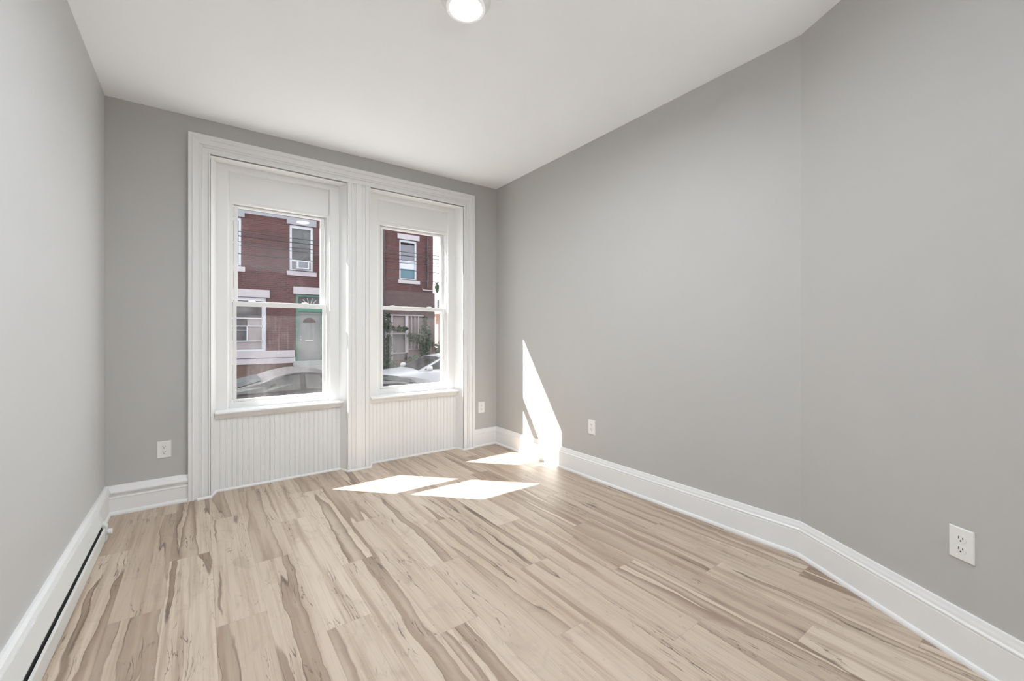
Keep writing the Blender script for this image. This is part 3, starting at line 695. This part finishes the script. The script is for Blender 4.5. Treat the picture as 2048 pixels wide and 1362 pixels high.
# ------------------------------------------------------------------ utility poles and cables
def pole(x, y, h, label):
    t = tag(empty('utility_pole', (x, y, GZ)), label, 'utility pole')
    MB().lathe([(0, 0), (.15, 0), (.11, h), (0, h)], (0, 0, 0), 14).build('pole', 'wood_pole', t)
    MB().box(-.06, -.7, h - 1.4, .06, .7, h - 1.28).build('crossarm', 'wood_pole', t)
    return t
pole(-9, 16, 6.6, 'wooden utility pole far to the left'); pole(26, 16, 6.6, 'wooden utility pole far to the right')
cables = [(15.9, 4.43, .012, 'topmost black cable crossing the brick fronts'), (16.05, 4.32, .016, 'second black cable from the top crossing the brick fronts'),
          (15.95, 4.12, .010, 'third black cable from the top crossing the brick fronts'), (16.1, 4.03, .010, 'fourth black cable from the top crossing the brick fronts'),
          (16.0, 3.74, .012, 'second lowest black cable crossing the brick fronts'), (16.15, 3.38, .012, 'lowest black cable crossing the brick fronts')]
for (yy, zz, r, lab) in cables:
    mb = MB(); mb.tube([(-8.84 + 34.68 * q / 24, yy, zz - .10 * math.sin(PI * q / 24) + .09) for q in range(25)], r, 6)
    tag(mb.build('utility_cable', 'wire'), lab, 'cable', 'street cables')

# ------------------------------------------------------------------ cars
def make_car(cx, cy, z0, L, Wd, H, belt, hood, deck, ws0, ws1, rr1, rr0, body, label, drop=.055, glass='carglass'):
    """car facing -x. ws0, ws1: windshield foot and head; rr1, rr0: rear window head and foot (local x); heights above ground"""
    t = tag(empty('car', (cx, cy, z0)), label, 'car')
    h = L / 2; w = Wd / 2
    # lower body, lofted through stations along the length
    st = [(-h, .42, hood - .30, .70), (-h + .10, .26, hood - .17, .86), (-h + .45, .22, hood - .07, .96), (ws0 - .45, .20, hood - .01, 1.0), (ws0, .20, belt + .01, 1.0), (ws1, .20, belt, 1.0),
          (0.1, .20, belt, 1.0), (rr1, .20, belt + .01, 1.0), (rr0, .22, deck + .015, .99), (h - .30, .24, deck, .95), (h - .06, .30, deck - .05, .90), (h, .45, deck - .20, .80)]
    rings = []
    for (x, zb, zt_, f) in st:
        ww = w * f; mid = (zb + zt_) / 2
        rings.append([(x, -ww * .80, zb), (x, ww * .80, zb), (x, ww * .97, zb + .10), (x, ww, mid), (x, ww * .97, zt_ - .10), (x, ww * .90, zt_ - .01), (x, ww * .45, zt_ + .025),
                      (x, -ww * .45, zt_ + .025), (x, -ww * .90, zt_ - .01), (x, -ww * .97, zt_ - .10), (x, -ww, mid), (x, -ww * .97, zb + .10)])
    MB().rings(rings).build('body', body, t, smooth=True, subsurf=2)
    # cabin: foot and roof outlines
    wb, wr = w * .90, w * .70
    xs = [0, .25, .5, .75, 1]
    def foot_(u): return ws0 + (rr0 - ws0) * u
    def roofz(x): 
        mid = (ws1 + rr1) / 2; d = (x - mid) / ((rr1 - ws1) / 2); return H - drop * d * d
    mb = MB(); n = 9; rr_ = []
    top = [(ws1 + (rr1 - ws1) * i / (n - 1)) for i in range(n)]
    ring_a = [(ws0, y_, belt - .03) for y_ in (-wb, -wb * .5, 0, wb * .5, wb)]
    rr_.append([(ws0, -wb * .93, belt - .05), (ws0 - .03, -wb * .45, belt + .0), (ws0 - .03, wb * .45, belt + .0), (ws0, wb * .93, belt - .05)])
    for x in top: 
        z = roofz(x); e = .03
        rr_.append([(x, -wr, z - e), (x, -wr * .55, z), (x, wr * .55, z), (x, wr, z - e)])
    rr_.append([(rr0, -wb * .93, deck - .03), (rr0 + .03, -wb * .45, deck + .02), (rr0 + .03, wb * .45, deck + .02), (rr0, wb * .93, deck - .03)])
    mb.rings(rr_, closed=False, caps=False)
    for s in (-1, 1):                                   # sides of the cabin
        k0 = 0 if s < 0 else 3
        bot = [(ws0 + (rr0 - ws0) * i / (n + 1), s * wb, belt - .04) for i in range(n + 2)]
        for i in range(n + 1):
            mb.quad(bot[i], bot[i+1], rr_[i+1][k0], rr_[i][k0])
    bmesh.ops.remove_doubles(mb.bm, verts=mb.bm.verts, dist=.0005)
    mb.build('cabin', body, t, smooth=False, bevel=.02, seg=3)
    def lerp(a, b, u): return Vector(a) + (Vector(b) - Vector(a)) * u
    # windshield and rear window, a little proud of the cabin skin
    for nm, foot_r, head_r, sgn in (('windshield', rr_[0], rr_[1], -1), ('rear_window', rr_[-1], rr_[-2], 1)):
        g = MB(); rows = []
        for u in (.08, .5, .94):
            rows.append([lerp(foot_r[i], head_r[i], u) + Vector((sgn * .008, 0, .010)) for i in range(4)])
        for r_ in rows:
            r_[0] = lerp(r_[0], r_[1], .10); r_[3] = lerp(r_[3], r_[2], .10)
        g.rings(rows, closed=False, caps=False); g.build(nm, 'carglass', t)
    # side windows
    for s in (-1, 1):
        def P(x, v): 
            yb, yt = s * wb, s * wr; zb = belt - .04
            xt = min(max(x, ws1), rr1); zt2 = roofz(xt) - .03
            return Vector((x, yb + (yt - yb) * v + s * .010, zb + (zt2 - zb) * v + .004))
        def xf(v): return ws0 + (ws1 - ws0) * v + .10
        def xr_(v): return rr0 + (rr1 - rr0) * v - .12
        mids = ((ws1 + rr1) / 2 - .02)
        for (fa, fb) in ((xf, lambda v: mids - .04), (lambda v: mids + .04, xr_)):
            g = MB(); rows = [[P(fa(v), v), P((fa(v) + fb(v)) / 2, v), P(fb(v), v)] for v in (.12, .5, .88)]
            g.rings(rows, closed=False, caps=False); g.build('side_window', glass, t)
        mr = MB(); mr.lathe([(0, -.10), (.055, -.09), (.075, -.03), (.07, .05), (.0, .07)], (ws0 + .30, s * (w + .08), belt + .05), 14, 'x')
        mr.tube([(ws0 + .30, s * (w * .9), belt), (ws0 + .30, s * (w + .06), belt + .03)], .025, 8); mr.build('side_mirror', body, t, smooth=True)
        for hx in (mids - .15, rr1 + .02):
            MB().box(hx - .1, s * w * .985 - .012, belt - .16, hx + .1, s * w * .985 + .012, belt - .135).build('door_handle', body if body == 'carwhite' else 'chrome', t, bevel=.006)
        for wx in (-h + .92, h - .95):
            wl = MB(); wl.lathe([(.0, -.1), (.30, -.1), (.33, -.07), (.33, .07), (.30, .1), (0, .1)], (wx, s * (w - .10), .33), 28, 'y'); wo = wl.build('wheel', 'tyre', t)
            MB().lathe([(0, -.104), (.2, -.104), (.22, -.09), (.22, .09), (.2, .104), (0, .104)], (wx, s * (w - .10), .33), 24, 'y').build('rim', 'chrome', wo)
        MB().box(-h + .02, s * w * .62 - .14, hood - .27, -h + .16, s * w * .62 + .14, hood - .17).build('headlight', 'lens', t, bevel=.02)
        MB().box(h - .10, s * w * .66 - .15, deck - .24, h - .0, s * w * .66 + .15, deck - .12).build('tail_light', 'redlens', t, bevel=.02)
    return t
make_car(1.55, 8.5, GZ - .12, 5.0, 1.84, 1.455, 1.15, 1.06, 1.10, -1.50, -.70, .40, 2.00, 'cardark', 'dark grey sedan parked on the near side of the street', .11, 'greyglass')
make_car(5.9, 12.0, GZ - .12, 4.6, 1.80, 1.45, 1.03, 1.00, 1.05, -.95, -.10, 1.10, 1.75, 'carwhite', 'white sedan parked across the street seen through the right window')
